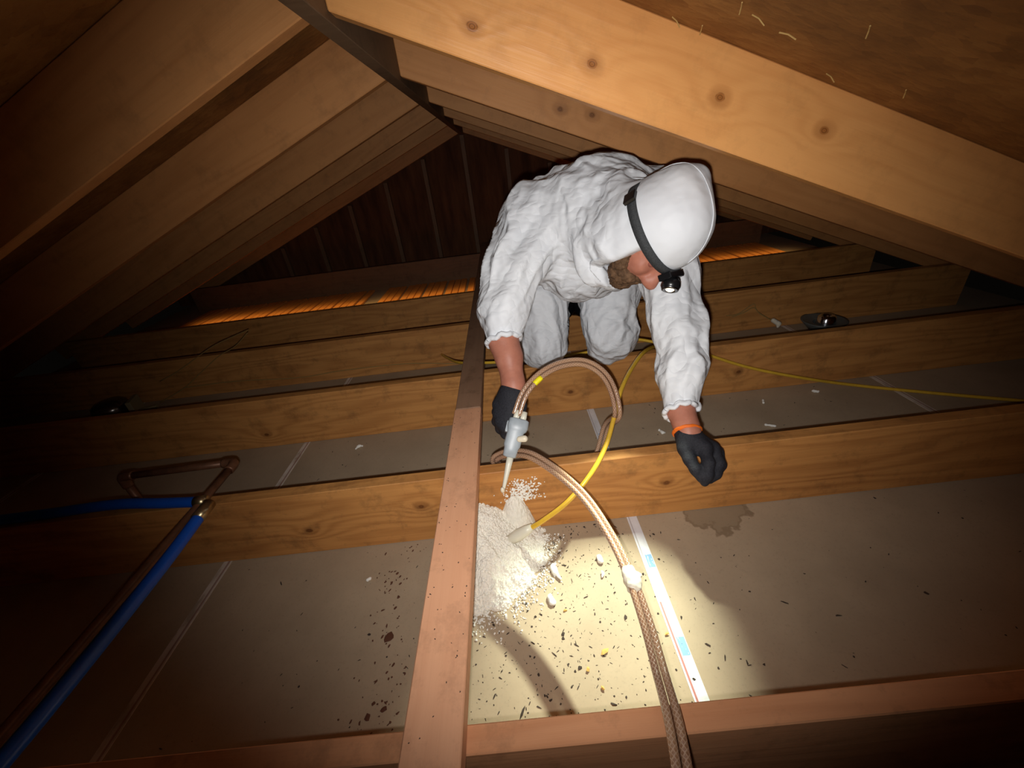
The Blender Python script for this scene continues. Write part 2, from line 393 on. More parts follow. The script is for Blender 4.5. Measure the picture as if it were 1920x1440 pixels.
# boards on the far side of the last close joist
pk = bpy.data.meshes.new('plank'); bmp = box_bm((0, -.0265, 0), (.66, .0265, .018), .002); bmp.to_mesh(pk); bmp.free(); pk.materials.append(M['plank'])
xk = -2.95
k = 0
while xk < 2.4:
    if not (-1.32 < xk < -1.17):
        o = bpy.data.objects.new('plank', pk); COL.objects.link(o); o.location = (xk, 3.33, FLOOR+.0005+random.uniform(0, .003)); o.rotation_euler = (0, 0, math.pi/2+random.uniform(-.004, .004))
        o.parent = floor; o.matrix_parent_inverse = parent_world(floor).inverted()
    k += 1; xk += .061 if k % 3 else .078
def roof_z(x, off=0.0):
    return ZR+(RD+off)/math.cos(AR)-(x-XR)*math.tan(AR) if x > -.27 else ZR+(RD+off)/math.cos(AL)+(x-XL)*math.tan(AL)
xe_r = XR+(ZR+.35)/math.tan(AR); xe_l = XL-(ZR+.35)/math.tan(AL)
# roof deck, two slopes
for nm, sgn, ang, x0 in (('ceiling_right', 1, AR, XR), ('ceiling_left', -1, AL, XL)):
    L = 3.45
    bm = prism_bm([(0, RD+.0005), (L, RD+.0005), (L, RD+.0125), (0, RD+.0125)] if sgn > 0 else [(0, RD+.0005), (-L, RD+.0005), (-L, RD+.0125), (0, RD+.0125)], -.6, WALL_Y+.1)
    o = bm_obj(nm, bm, M['osb'], loc=(x0, 0, ZR), rot=(0, sgn*ang, 0)); o['kind'] = 'structure'
# gable wall with its studs
poly = [(xe_l+.2, FLOOR), (xe_r-.2, FLOOR), (xe_r-.2, roof_z(xe_r-.2)-.02), (-.27, roof_z(-.27)-.005), (xe_l+.2, roof_z(xe_l+.2)-.02)]
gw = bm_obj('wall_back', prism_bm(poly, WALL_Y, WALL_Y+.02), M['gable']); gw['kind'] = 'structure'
for i in range(-6, 6):
    x = -.276+.395*i
    if x < xe_l+.5 or x > xe_r-.6: continue
    zt = min(roof_z(x-.02), roof_z(x+.02))-RD-.02
    if zt < .1: continue
    h = zt-FLOOR
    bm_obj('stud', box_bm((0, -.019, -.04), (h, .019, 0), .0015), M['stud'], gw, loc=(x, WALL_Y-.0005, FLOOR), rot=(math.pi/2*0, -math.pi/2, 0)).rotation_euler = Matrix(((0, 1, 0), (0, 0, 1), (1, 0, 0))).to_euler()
# ------------------------------------------------------------------ framing timber
XJ0, XJ1 = -3.1, 2.45
J = [(0, 'joist0', 'ceiling joist nearest the viewer along the bottom edge of the picture'),
     (1, 'joist1', 'ceiling joist with the blue pipe end and the gloved hand hanging over it'),
     (2, 'joist2', 'ceiling joist the kneeling worker rests his knees on'),
     (3, 'joist', 'dim ceiling joist just behind the kneeling worker'),
     (4, 'joist', 'dark ceiling joist in front of the strip of orange boards')]
for i, mt, lab in J:
    tag(bm_obj('ceiling_joist', box_bm((XJ0, 0, FLOOR), (XJ1, TH, 0), .002), M[mt], loc=(0, Y0+i*SP, 0)), lab, 'joist', 'ceiling joists across the attic floor')
tag(bm_obj('ceiling_joist', box_bm((XJ0, 0, FLOOR), (XJ1, TH, 0), .002), M['stud'], loc=(0, 4.0, 0)), 'dark farthest ceiling joist behind the strip of orange boards', 'joist', 'ceiling joists across the attic floor')
RLAB = ['rafter cut off by the top right corner of the picture', 'brightest big rafter with knots running down to the right edge', 'second rafter on the right slope, just under the bright one',
        'third rafter on the right slope, above the worker\'s back', 'fourth rafter on the right slope, a thin dim sliver near the ridge', 'fifth rafter on the right slope, almost hidden near the gable', 'farthest rafter on the right slope, against the gable studs']
LLAB = ['rafter hidden in the top left corner, nearest the viewer on the left slope', 'wide near rafter on the left slope ending at the top of the picture', 'second rafter on the left slope, seen below the widest one',
        'third rafter on the left slope, greyer and narrower', 'fourth rafter on the left slope, dark and thin', 'fifth rafter on the left slope, in front of the gable wall', 'farthest rafter on the left slope, against the gable studs']
for i in range(-1, 6):
    y = .924+i*SP
    if i == 5: y = 4.31
    if i == -1: y = .16
    mt = {0: 'rafter1', 1: 'rafter2'}.get(i, 'rafter')
    L = 2.95
    # plumb cut at the ridge: local frame lies along the slope
    pr_ = [(0, 0), (L, 0), (L, RD), (RD*math.tan(-AR), RD)]
    pr_ = [(0, 0), (L, 0), (L, RD), (-RD*math.tan(AR), RD)]
    tag(bm_obj('rafter', prism_bm(pr_, 0, TH, .002), M[mt], loc=(XR+.0005, y, ZR), rot=(0, AR, 0)), RLAB[i+1], 'rafter', 'rafters of the right roof slope')
    L = 3.15
    pl_ = [(0, 0), (-L, 0), (-L, RD), (RD*math.tan(AL), RD)]
    tag(bm_obj('rafter', prism_bm(pl_, 0, TH, .002), M['rafter'], loc=(XL-.0005, y, ZR), rot=(0, -AL, 0)), LLAB[i+1], 'rafter', 'rafters of the left roof slope')
rb = bm_obj('ridge_board', box_bm((-.6, XL-0, -.015), (WALL_Y-.002, XR, .166), .0015), M['ridge'], rot=(0, 0, 0))
rb.data.transform(Matrix(((0, 1, 0, 0), (1, 0, 0, 0), (0, 0, 1, 0), (0, 0, 0, 1)))); rb.data.flip_normals(); rb.location = (0, 0, ZR)
tag(rb, 'dark ridge board where the two rafter rows meet at the top', 'beam')
XN0, XN1 = -.2333, -.1443
def runner(y0, y1, x0, x1, th, lab, mt='runner'):
    o = bm_obj('runner_board', box_bm((0, -(x1-x0)/2, 0), (y1-y0, (x1-x0)/2, th), .002), M[mt], loc=((x0+x1)/2, y0, .0005), rot=(0, 0, math.pi/2))
    return tag(o, lab, 'board', 'runner boards nailed across the joists')
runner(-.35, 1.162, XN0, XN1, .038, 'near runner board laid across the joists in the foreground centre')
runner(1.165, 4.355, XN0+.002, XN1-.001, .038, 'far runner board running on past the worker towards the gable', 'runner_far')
# ------------------------------------------------------------------ the worker
HC = atC(1236, 432, 1.0)                                   # centre of the headlamp band
def camv(x, y, z): return CR*x+CU*y-CF*z
HA = _unit(camv(.62, .185, .76)); HG = camv(.285, -.958, 0); HG = _unit(HG-HA*(HG@HA)); HS = -np.cross(HA, HG)   # crown, face, his right
def hl(a, g, s): return HC+HA*a+HG*g+HS*s
MH = np.array([HA, HG, HS])
person = empty('person', (.26, 1.60, 0)); tag(person, 'person in white hooded coverall kneeling on the joists, head bowed, holding a spray gun', 'person')
M['suit'] = m_suit()
skin_t = NT('skin'); pn = skin_t.noise(skin_t.obj(), 30, 4, .6)
skin_t.fin(skin_t.ramp(pn, [(.3, srgb(170, 108, 88)), (.7, srgb(190, 126, 104))]), .5, 0, .4); skin_t.b.inputs['Subsurface Weight'].default_value = .08; skin_t.b.inputs['Subsurface Radius'].default_value = (.01, .004, .002)
M['skin'] = skin_t.m
M['glove'] = plain('black_knit_glove', srgb(38, 38, 44), .75, 0, .3, 240, .35, .4)
M['glove_dip'] = plain('glove_cuff_orange', srgb(235, 110, 20), .6)
M['beard'] = plain('brown_beard', srgb(96, 72, 52), .8, 0, .2, 70, .55, .9)
# joints
shR, elR, cuR, wrR = np.array((.075, 1.31, .555)), atC(940, 583, 1.20), atC(944, 640, 1.18), atC(962, 718, 1.15)
shL, elL, cuL, wrL = np.array((.465, 1.30, .55)), atC(1272, 620, 1.15), atC(1277, 772, 1.09), atC(1287, 800, 1.065)
hpR, knR, anR = np.array((.165, 1.66, .44)), np.array((.098, 1.475, .088)), np.array((.195, 1.80, .10))
hpL, knL, anL = np.array((.375, 1.66, .44)), np.array((.372, 1.468, .098)), np.array((.40, 1.80, .10))
pel, chest = np.array((.268, 1.68, .47)), np.array((.275, 1.37, .57))
# -- coverall
S = Shape(.016)
S.ell(chest, (.215, .19, .150)).ell((.28, 1.34, .605), (.20, .15, .115)).ell((.262, 1.50, .50), (.195, .2, .175)).ell(pel, (.195, .17, .165))
S.ell((.255, 1.345, .43), (.155, .13, .115)).cone((.20, 1.33, .36), .05, (.33, 1.33, .355), .045)      # loose fabric hanging at the chest
S.chain([(shR+(.03, .02, .02), .115), (shR+(-.012, -.03, -.06), .095), ((shR+elR)/2+(-.006, 0, 0), .078), (elR+(.006, 0, 0), .068), (cuR, .047)])
S.chain([(shL+(-.02, .02, .02), .115), (shL, .09), ((shL+elL)/2, .070), (elL, .064), ((elL+cuL)/2, .056), (cuL, .042)])
S.chain([(hpR, .135), ((hpR+knR)/2+(-.008, .0, 0), .105), (knR+(0, .01, .03), .084), (knR, .082), (anR, .066)])
S.chain([(hpL, .135), ((hpL+knL)/2+(.014, .0, 0), .118), (knL+(-.002, .01, .03), .094), (knL, .092), (anL, .066)])
# hood: crown, back of the head, neck cape
S.ell(hl(.018, -.002, 0), (.112, .108, .088), MH).ell(hl(-.04, -.03, 0), (.105, .088, .085), MH)
S.ell(hl(.062, -.062, -.012), (.052, .055, .058), MH)
S.cone(hl(.075, -.06, -.02), .045, hl(.112, -.085, -.045), .02)
S.cone(hl(-.06, -.035, 0), .088, np.array((.295, 1.27, .60)), .135)
S.cone(hl(-.10, .0, .01), .085, np.array((.29, 1.27, .54)), .12)
S.cone(hl(-.11, .03, .0), .07, hl(-.16, .0, 0), .08)
def opening(P):
    L = (P-HC)@MH.T; A, G, T = L[:, 0], L[:, 1], L[:, 2]
    q = np.maximum(np.maximum(.038-.25*np.maximum(-.075-A, 0)-G, A+.022-.25*np.maximum(T, 0)), np.maximum(-.085-T, T-.16)); return np.maximum(np.maximum(q, -.165-A), G-.135)
S.cut.append(opening)
def cuffcut(c, d):                                          # sleeves end in an open hem
    d = _unit(d); return lambda P: np.where(np.linalg.norm(P-c, axis=1) < .09, np.maximum(-((P-c)@d), np.linalg.norm(P-c, axis=1)-.09), 1.0)
S.cut += [cuffcut(cuR, wrR-cuR), cuffcut(cuL, wrL-cuL)]
V, Fq = S.mesh(.0055)
V = relax(V, Fq, 6, .5)
N = vnormals(V, Fq)
def seg_d(P, a, b):
    ab = b-a; t = np.clip((P-a)@ab/(ab@ab), 0, 1); return np.linalg.norm(P-a-t[:, None]*ab, axis=1)
def folds(V, N):
    # long soft ridges: each part of the suit has its own pull direction
    parts = [((chest+(0, 0, .1), pel+(0, 0, .05)), (.85, -.25, -.55), .13), ((shR, elR), (.55, .5, .65), .06), ((elR, cuR), (.9, .1, .2), .04), ((shL, elL), (.25, .3, .8), .05), ((elL, cuL), (.5, .2, .6), .04),
             ((hpR, knR), (-.35, .1, .92), .08), ((hpL, knL), (.35, .1, .92), .08), ((knR, anR), (.2, 1, 0), .06), ((knL, anL), (.2, 1, 0), .06), ((HC, np.array((.29, 1.25, .58))), (-.25, .15, .85), .08)]
    W = np.stack([np.exp(-np.maximum(seg_d(V, np.asarray(a, float), np.asarray(b, float))-r, 0)/.02) for (a, b), d, r in parts], 1)+1e-9; W /= W.sum(1)[:, None]
    hd = np.linalg.norm(V-(HC+.03*HA), axis=1); wgt = np.clip((hd-.115)/.08, .06, 1); out = np.zeros(len(V))
    cw = np.clip(np.minimum(np.linalg.norm(V-cuR, axis=1), np.linalg.norm(V-cuL, axis=1))/.11-.35, .08, 1)
    fr = []
    for (_, d, _r) in parts:
        d = _unit(d); e = _unit(np.cross(d, (.3, .9, .1))); fr.append((d, e, np.cross(d, e)))
    fr = np.array(fr)
    for i in range(len(V)):
        p = V[i]; wv = np.array(noise.noise_vector(Vector(p*4.5)))*.035; pw = p+wv; h = 0
        for k in np.nonzero(W[i] > .06)[0]:
            u, v, w_ = fr[k]@pw
            a = 1-2.2*abs(noise.noise(Vector((u*2.6+k, v*9.5, w_*9.5)))); b = 1-2.2*abs(noise.noise(Vector((u*6.5+k*3, v*23, w_*23)))); c = noise.noise(Vector((u*3, v*6, w_*6+k)))
            h += W[i, k]*(.023*max(a, -.1)+.0085*max(b, -.2)+.012*c)
        out[i] = (h-.021)*wgt[i]*cw[i]+.0035*(1-wgt[i])*noise.noise(Vector(p*16))-.002*(1-wgt[i])*abs(noise.noise(Vector(p*38)))
    return out
V = V+N*folds(V, N)[:, None]
V = relax(V, Fq, 1, .2)
fast_mesh('coverall', V, Fq, M['suit'], person)
def ring_hem(name, c, d, r, tr, mat, n=48, wob=.05, par=None):
    d = _unit(d); a = _unit(np.cross(d, (0.3, .2, 1))); b = np.cross(d, a); P = []
    for k in range(n+1):
        t = 2*math.pi*k/n; P.append(c+(a*math.cos(t)+b*math.sin(t))*r*(1+wob*math.sin(5*t+1)+wob*.5*math.sin(13*t))+d*.06*wob*math.sin(9*t))
    return tube(name, np.array(P), tr, mat, par or person, 8, False)
ring_hem('sleeve_hem', cuR-_unit(wrR-cuR)*.002, wrR-cuR, .049, .008, M['suit']); ring_hem('sleeve_hem', cuL-_unit(wrL-cuL)*.002, wrL-cuL, .044, .0075, M['suit'])
ang = np.linspace(-1.9, 1.25, 40); SP_ = []
for a in ang:                                               # stitched seam over the crown
    d = HA*math.cos(a)+HG*math.sin(a); r_ = np.linspace(.05, .2, 200); e_ = S.eval(HC+HS*.002+r_[:, None]*d); r0 = r_[np.argmax(e_ > 0)] if (e_ > 0).any() and e_[0] < 0 else None
    if r0 is not None and r0 < .17: SP_.append(HC+HS*.002+d*(r0-.0005))
if len(SP_) > 4: tube('hood_seam', catmull(SP_[::3], .008), .0012, M['suit'], person, 8)
# -- body inside the suit: head, neck, trunk, limbs in one skin
B = Shape(.007)
B.ell(hl(.012, -.012, 0), (.098, .088, .072), MH).ell(hl(-.05, .022, 0), (.075, .062, .060), MH)
B.ell(hl(-.105, .035, 0), (.042, .048, .046), MH).ell(hl(-.122, .062, 0), (.022, .024, .026), MH)        # jaw, chin
B.ell(hl(-.055, .066, .034), (.022, .018, .02), MH).ell(hl(-.055, .066, -.034), (.022, .018, .02), MH)   # cheeks
B.cone(hl(-.018, .088, 0), .0095, hl(-.060, .116, 0), .0140).cone(hl(-.064, .102, .012), .0095, hl(-.064, .102, -.012), .0095)   # nose
B.ell(hl(-.006, .074, 0), (.014, .02, .05), MH)                                                           # brow
B.ell(hl(-.088, .080, 0), (.010, .012, .024), MH)                                                         # mouth mound
B.cone(hl(-.06, -.02, 0), .056, (.30, 1.27, .57), .062)
Bb = [(chest, (.16, .16, .10)), (pel, (.15, .13, .12)), ((.265, 1.52, .52), (.14, .2, .11))]
for c, r in Bb: B.ell(c, r)
B.chain([((.28, 1.30, .57), .07), (shR+(.03, .03, 0), .055), (elR+(.005, .01, .005), .042), (cuR, .041), (wrR+(elR-wrR)*.35, .037), (wrR, .030), (wrR+_unit(wrR-elR)*.03, .030)])
B.chain([((.28, 1.30, .57), .07), (shL+(-.02, .03, 0), .055), (elL, .040), (cuL, .032), (wrL, .029), (wrL+_unit(wrL-cuL)*.02, .029)])
B.chain([(hpR, .085), (knR+(0, .01, .01), .052), (anR, .04)]); B.chain([(hpL, .085), (knL+(0, .01, .01), .052), (anL, .04)])
Vb, Fb = B.mesh(.0042); Vb = relax(Vb, Fb, 2, .4); fast_mesh('body', Vb, Fb, M['skin'], person)
# eyes, brows, beard
M['lid'] = plain('eyelid_skin', srgb(150, 88, 74), .55); M['eye'] = plain('eye_white', srgb(225, 215, 205), .3); M['lip'] = plain('lips', srgb(176, 96, 88), .5)
for s in (-1, 1):
    E = Shape(.003); E.ell(hl(-.028, .072, s*.031), (.009, .009, .012), MH); v_, f_ = E.mesh(.0025); ey = fast_mesh('eye', v_, f_, M['eye'], person)
    E = Shape(.003); E.ell(hl(-.0262, .0728, s*.031), (.0105, .0096, .0135), MH); v_, f_ = E.mesh(.0025); fast_mesh('eyelid', v_, f_, M['lid'], ey)
    E = Shape(.003); E.cone(hl(-.008, .092, s*.014), .0042, hl(-.010, .080, s*.046), .003); v_, f_ = E.mesh(.002); fast_mesh('eyebrow', v_, f_, M['beard'], person)
E = Shape(.003); E.cone(hl(-.0905, .0925, .016), .0042, hl(-.0905, .0925, -.016), .0042); v_, f_ = E.mesh(.002); fast_mesh('lips', v_, f_, M['lip'], person)
E = Shape(.006)
for s in (-1, 1):
    E.chain([(hl(-.055, .028, s*.060), .009), (hl(-.088, .034, s*.053), .017), (hl(-.118, .052, s*.036), .020), (hl(-.135, .068, s*.014), .021), (hl(-.135, .070, 0), .021)])
    E.cone(hl(-.080, .094, s*.006), .007, hl(-.090, .084, s*.028), .010); E.cone(hl(-.090, .084, s*.028), .010, hl(-.115, .068, s*.034), .016); E.cone(hl(-.088, .034, s*.056), .010, hl(-.105, .066, s*.040), .012)
E.cone(hl(-.104, .090, -.012), .006, hl(-.104, .090, .012), .006)
v_, f_ = E.mesh(.0028); n_ = vnormals(v_, f_)
v_ = v_+n_*np.array([.004*noise.noise(Vector(p)*170)+.003*noise.noise(Vector(p)*60) for p in v_])[:, None]
fast_mesh('beard', v_, f_, M['beard'], person)
# -- gloves
def glove(pts, name='glove'):
    G = Shape(.0042); C = lambda q, d=0: atC(*q)
    for a in pts['palm']: G.cone(C(a[0]), a[1], C(a[2]), a[3])
    for ch in pts['fingers']: G.chain([(C(p), r) for p, r in ch])
    v, f = G.mesh(.0026); v = relax(v, f, 1, .3)
    return fast_mesh(name, v, f, M['glove'], person)
W = (1287, 806, 1.063)
gl = glove({'palm': [(W, .0325, (1292, 822, 1.055), .031), ((1290, 820, 1.05), .022, (1322, 838, 1.025), .0145), ((1294, 818, 1.055), .022, (1337, 840, 1.04), .0145),
                     ((1298, 820, 1.06), .022, (1345, 848, 1.058), .014), ((1296, 824, 1.065), .022, (1344, 855, 1.08), .013), ((1286, 822, 1.055), .022, (1285, 842, 1.04), .018), ((1288, 838, 1.045), .017, (1322, 845, 1.03), .015), ((1300, 830, 1.05), .02, (1335, 848, 1.05), .016)],
            'fingers': [[((1320, 842, 1.025), .0150), ((1329, 868, 1.0), .0128), ((1327, 890, .995), .0115), ((1321, 905, 1.0), .0092)],
                        [((1337, 840, 1.04), .0140), ((1349, 868, 1.02), .0118), ((1343, 889, 1.01), .0105), ((1331, 900, 1.008), .0088)],
                        [((1345, 848, 1.058), .0135), ((1352, 872, 1.045), .0115), ((1344, 888, 1.03), .010), ((1333, 896, 1.022), .0088)],
                        [((1344, 855, 1.08), .012), ((1349, 874, 1.07), .010), ((1341, 886, 1.055), .009), ((1332, 890, 1.045), .008)],
                        [((1286, 842, 1.04), .0165), ((1293, 862, 1.022), .0138), ((1304, 881, 1.005), .0118), ((1313, 896, .998), .0096)]]})
ring_hem('glove_cuff', atC(1288, 809, 1.061), atC(*W)-atC(1280, 780, 1.085), .0330, .0050, M['glove_dip'], wob=.01, par=gl)
gr = glove({'palm': [((963, 722, 1.15), .030, (957, 740, 1.145), .031), ((952, 738, 1.145), .024, (935, 758, 1.15), .017), ((955, 740, 1.145), .026, (936, 775, 1.14), .018),
                     ((960, 740, 1.14), .026, (940, 790, 1.13), .018), ((963, 745, 1.135), .024, (948, 800, 1.12), .017), ((968, 738, 1.135), .02, (976, 762, 1.115), .016)],
            'fingers': [[((935, 758, 1.15), .0135), ((931, 772, 1.175), .0115), ((950, 782, 1.185), .0105), ((966, 780, 1.17), .009)],
                        [((936, 775, 1.14), .014), ((931, 790, 1.165), .012), ((950, 798, 1.175), .011), ((968, 794, 1.16), .0092)],
                        [((940, 790, 1.13), .014), ((938, 804, 1.15), .012), ((955, 812, 1.16), .011), ((972, 806, 1.145), .0092)],
                        [((948, 800, 1.12), .0135), ((948, 814, 1.135), .0118), ((963, 822, 1.14), .0108), ((978, 816, 1.128), .009)],
                        [((976, 762, 1.115), .0145), ((974, 780, 1.10), .0125), ((966, 797, 1.098), .0112), ((960, 808, 1.10), .0092)]]})
# -- boots, toes down on the third joist
M['boot'] = plain('black_boot', srgb(20, 20, 24), .28, 0, .5, 60, .3, .15); M['buckle'] = plain('boot_eyelet', srgb(220, 210, 190), .2, 1.0)
for (ax_, s) in ((anR, 1), (anL, -1)):
    E = Shape(.01); a = np.array(ax_)
    E.cone(a, .056, a+(.045*s, .10, -.005), .056).cone(a+(.04*s, .10, .02), .050, a+(.075*s, .20, .035), .046).cone(a+(.045*s, .10, -.01), .052, a+(.085*s, .20, -.045), .044)
    v_, f_ = E.mesh(.005); bt = fast_mesh('boot', v_, f_, M['boot'], person)
# ------------------------------------------------------------------ headlamp
hlamp = empty('headlamp', hl(0, .11, 0)); tag(hlamp, 'black headlamp strapped around the white hood, lens lit', 'headlamp')
M['strap'] = plain('grey_elastic_strap', srgb(62, 64, 66), .75, 0, .3, 300, .3, .3); M['blackpl'] = plain('black_plastic', srgb(22, 22, 24), .3)
def hood_r(th):
    d = HG*math.cos(th)+HS*math.sin(th); r = np.linspace(.05, .2, 151)
    P = HC[None, :]+r[:, None]*d[None, :]; e = S.eval(P); i = np.argmax(e > 0) if (e > 0).any() else 80
    return r[i]
ths = np.linspace(0, 2*math.pi, 73)[:-1]; rr = np.array([min(hood_r(t), .118) for t in ths])
rr = np.array([np.median([rr[(i+j) % 72] for j in range(-4, 5)]) for i in range(72)]); rr = np.array([np.mean([rr[(i+j) % 72] for j in range(-3, 4)]) for i in range(72)])+.0035
SV, SF = [], []
for i, t in enumerate(ths):
    d = HG*math.cos(t)+HS*math.sin(t)
    for (a, q) in ((-.011, -.001), (.011, -.003), (.011, .0005), (-.011, .0025)): SV.append(HC+HA*a+d*(rr[i]+q))
for i in range(72):
    j = (i+1) % 72
    for k in range(4): SF.append((i*4+k, j*4+k, j*4+(k+1) % 4, i*4+(k+1) % 4))
mesh_obj('strap', SV, SF, M['strap'], hlamp, True)
rf = rr[0]
def local_box(name, c, half, mat, parent, bev=.003, R=None):
    bm = box_bm((-half[0], -half[1], -half[2]), half, bev, 2)
    Rm = np.array([HA, HG, HS]).T if R is None else R
    bm.transform(Matrix([[*Rm[i], c[i]] for i in range(3)]+[[0, 0, 0, 1]])); return bm_obj(name, bm, mat, parent)
local_box('bracket', hl(-.004, rf+.006, 0), (.017, .008, .034), M['blackpl'], hlamp)
local_box('hinge', hl(-.006, rf+.017, -.02), (.010, .008, .006), M['blackpl'], hlamp)
tb = 2*math.pi*.36; db = HG*math.cos(tb)+HS*math.sin(tb)
Rb = np.array([HA, np.cross(db, HA), db]).T
local_box('buckle', HC+db*(rr[26]+.004), (.015, .014, .005), M['blackpl'], hlamp, .002, Rb)
LT = np.array((.115, .52, FLOOR)); LC = hl(-.012, rf+.026, -.002); LD = _unit(LT-LC)
q_ = Vector(LD).to_track_quat('Z', 'Y').to_matrix().to_4x4()
def lamp_part(name, prof, mat, off=0.0, par=None):
    bm = lathe_bm(prof, 28); bm.transform(Matrix.Translation(Vector(LC+LD*off)) @ q_); return bm_obj(name, bm, mat, par or hlamp, True)
hous = lamp_part('housing', [(0, -.016), (.016, -.015), (.0225, -.006), (.024, .004), (.021, .012), (.0165, .0155), (.0165, .012), (0, .012)], M['blackpl'])
lamp_part('bezel', [(.010, .0125), (.012, .015), (.0165, .0158), (.0205, .0145), (.021, .0125)], plain('bezel_grey', srgb(120, 120, 122), .25, 1.0), par=hous)
lt = NT('lit_lens'); lt.fin((1, .95, .8), .3); lt.b.inputs['Emission Color'].default_value = (1, .86, .55, 1); lt.b.inputs['Emission Strength'].default_value = 5
lamp_part('lens', [(0, .0175), (.006, .0168), (.0095, .0145), (.010, .0125)], lt.m, par=hous)
sp = spot('headlamp_beam', LC+LD*.024, LT, HEADLAMP_POWER, 47, 1.0, (.90, 1.0, .82), .010)
sp.parent = hlamp; sp.matrix_parent_inverse = parent_world(hlamp).inverted()
# ------------------------------------------------------------------ spray gun
gun = empty('spray_gun', atC(960, 852, 1.075)); tag(gun, 'grey two-component spray gun with thin white nozzle in the worker\'s hand', 'spray gun')
M['gun'] = plain('grey_gun_plastic', srgb(158, 166, 172), .4, 0, .5, 60, .08); M['cream'] = plain('cream_plastic', srgb(226, 214, 190), .45); M['noz'] = plain('milky_nozzle', srgb(222, 218, 200), .35)
g0, g1 = atC(974, 786, 1.085), atC(957, 856, 1.065); gz = _unit(g1-g0); gy = _unit(-CF-gz*(-CF@gz)); gx = np.cross(gy, gz); RG = np.array([gx, gy, gz]).T
def gbox(name, c, half, mat, bev=.004):
    bm = box_bm((-half[0], -half[1], -half[2]), half, bev, 2); bm.transform(Matrix([[*RG[i], c[i]] for i in range(3)]+[[0, 0, 0, 1]])); return bm_obj(name, bm, mat, gun, False)
gl_ = np.linalg.norm(g1-g0)
def taper(name, stations, mat):
    bm = bmesh.new(); prev = None
    for t, hx, hy, ox in stations:
        c = g0+gz*t*gl_+gx*ox; ring = []
        for k in range(16):
            a = 2*math.pi*k/16; e = .55
            hx_ = hx*1.18
            ring.append(bm.verts.new(Vector(c+gx*hx_*math.copysign(abs(math.cos(a))**e, math.cos(a))+gy*hy*math.copysign(abs(math.sin(a))**e, math.sin(a)))))
        if prev:
            for k in range(16): bm.faces.new((prev[k], prev[(k+1) % 16], ring[(k+1) % 16], ring[k]))
        else: bm.faces.new(ring[::-1])
        prev = ring
    bm.faces.new(prev); return bm_obj(name, bm, mat, gun, True)
taper('body', [(0, .019, .015, 0), (.03, .023, .018, 0), (.22, .024, .019, 0), (.30, .022, .018, .0), (.36, .019, .016, -.002), (.72, .019, .016, -.003), (.80, .016, .015, -.003), (1.0, .015, .014, -.003), (1.03, .010, .010, -.003)], M['gun'])
gbox('handle', g0+gz*.25*gl_-gx*.020-gy*.032, (.011, .034, .016), M['gun'], .006)
gbox('trigger', g0+gz*.5*gl_-gx*.010-gy*.030, (.004, .014, .012), M['cream'], .003)
E = Shape(.003); kc = g0+gz*.52*gl_+gx*.012+gy*.016; E.cone(kc, .008, kc+gx*.012+gy*.004-gz*.004, .009); v_, f_ = E.mesh(.0022); fast_mesh('knob', v_, f_, M['cream'], gun)
n0, n1 = atC(957, 856, 1.065), atC(943, 922, 1.05)
tube('nozzle', [n0, n0+(n1-n0)*.25, n0+(n1-n0)*.55, n0+(n1-n0)*.98, n1], [.0095, .0085, .0065, .004, .0032], M['noz'], gun, 14)
E = Shape(.003); E.ell(n1+(.0, 0, .006), (.006, .006, .009)); v_, f_ = E.mesh(.002); fast_mesh('foam_drip', v_, f_, M['cream'], gun)
for s in (-1, 1):
    c0 = g0+gx*s*.0095; tube('hose_connector', [c0-gz*.022, c0-gz*.008, c0+gz*.004], [.0075, .0085, .009], M['noz'], gun, 14)
# ------------------------------------------------------------------ hoses
def m_braid():
    t = NT('clear_braided_hose'); uv = t.node('ShaderNodeTexCoord').outputs['UV']; u, v, _ = t.sep(uv)
    def dia(sg): return t.math('ABSOLUTE', t.math('SINE', t.math('ADD', t.math('MULTIPLY', u, sg*6.2832*3), t.math('MULTIPLY', v, 330.0))))
    a, b = dia(1), dia(-1); m_ = t.math('MAXIMUM', t.math('POWER', a, 10.0), t.math('POWER', b, 10.0))
    n = t.noise(t.comb(t.math('MULTIPLY', v, 6.0), 0.0, 0.0), 1.0, 2)
    base = t.ramp(n, [(.35, srgb(138, 98, 76)), (.65, srgb(168, 128, 96))])
    col = t.mix(t.math('MULTIPLY', m_, .7), base, c4(srgb(206, 176, 150))); t.bump(m_, .3, .001)
    t.fin(col, .22, 0, .6); t.b.inputs['Coat Weight'].default_value = .5; t.b.inputs['Coat Roughness'].default_value = .15; return t.m
M['hose'] = m_braid(); M['yellow'] = plain('yellow_tube', srgb(222, 178, 58), .3, 0, .5, 40, .1)
M['yband'] = plain('yellow_band', srgb(245, 232, 20), .5); M['mtape'] = plain('pale_tape', srgb(232, 222, 200), .6, 0, .4, 80, .15, .3)
hose = empty('braided_hose', atC(1262, 1340, .57)); tag(hose, 'pair of clear braided hoses taped together, looping from the gun over the near joist', 'hose')
ctr = [atC(968, 778, 1.087), atC(985, 735, 1.09), atC(1015, 702, 1.10), atC(1053, 683, 1.12), atC(1095, 680, 1.14), atC(1130, 700, 1.155), atC(1150, 735, 1.165), atC(1157, 780, 1.17),
       np.array((.245, 1.02, .0)), np.array((.19, .985, -.11)), np.array((.05, .98, -.165)), np.array((-.06, .99, -.12)), atC(928, 866, 1.20), atC(940, 853, 1.17), atC(968, 849, 1.13),
       atC(1000, 856, 1.08), atC(1050, 889, 1.02), atC(1100, 937, .96), atC(1148, 1010, .88), atC(1183, 1085, .80), atC(1213, 1170, .725), atC(1238, 1260, .65), atC(1260, 1340, .575), atC(1277, 1430, .51), atC(1290, 1530, .45)]
cc = catmull(ctr, .006); Tt, Nn, Bb_ = frames(cc); Lc = np.concatenate([[0], np.cumsum(np.linalg.norm(np.diff(cc, axis=0), axis=1))])
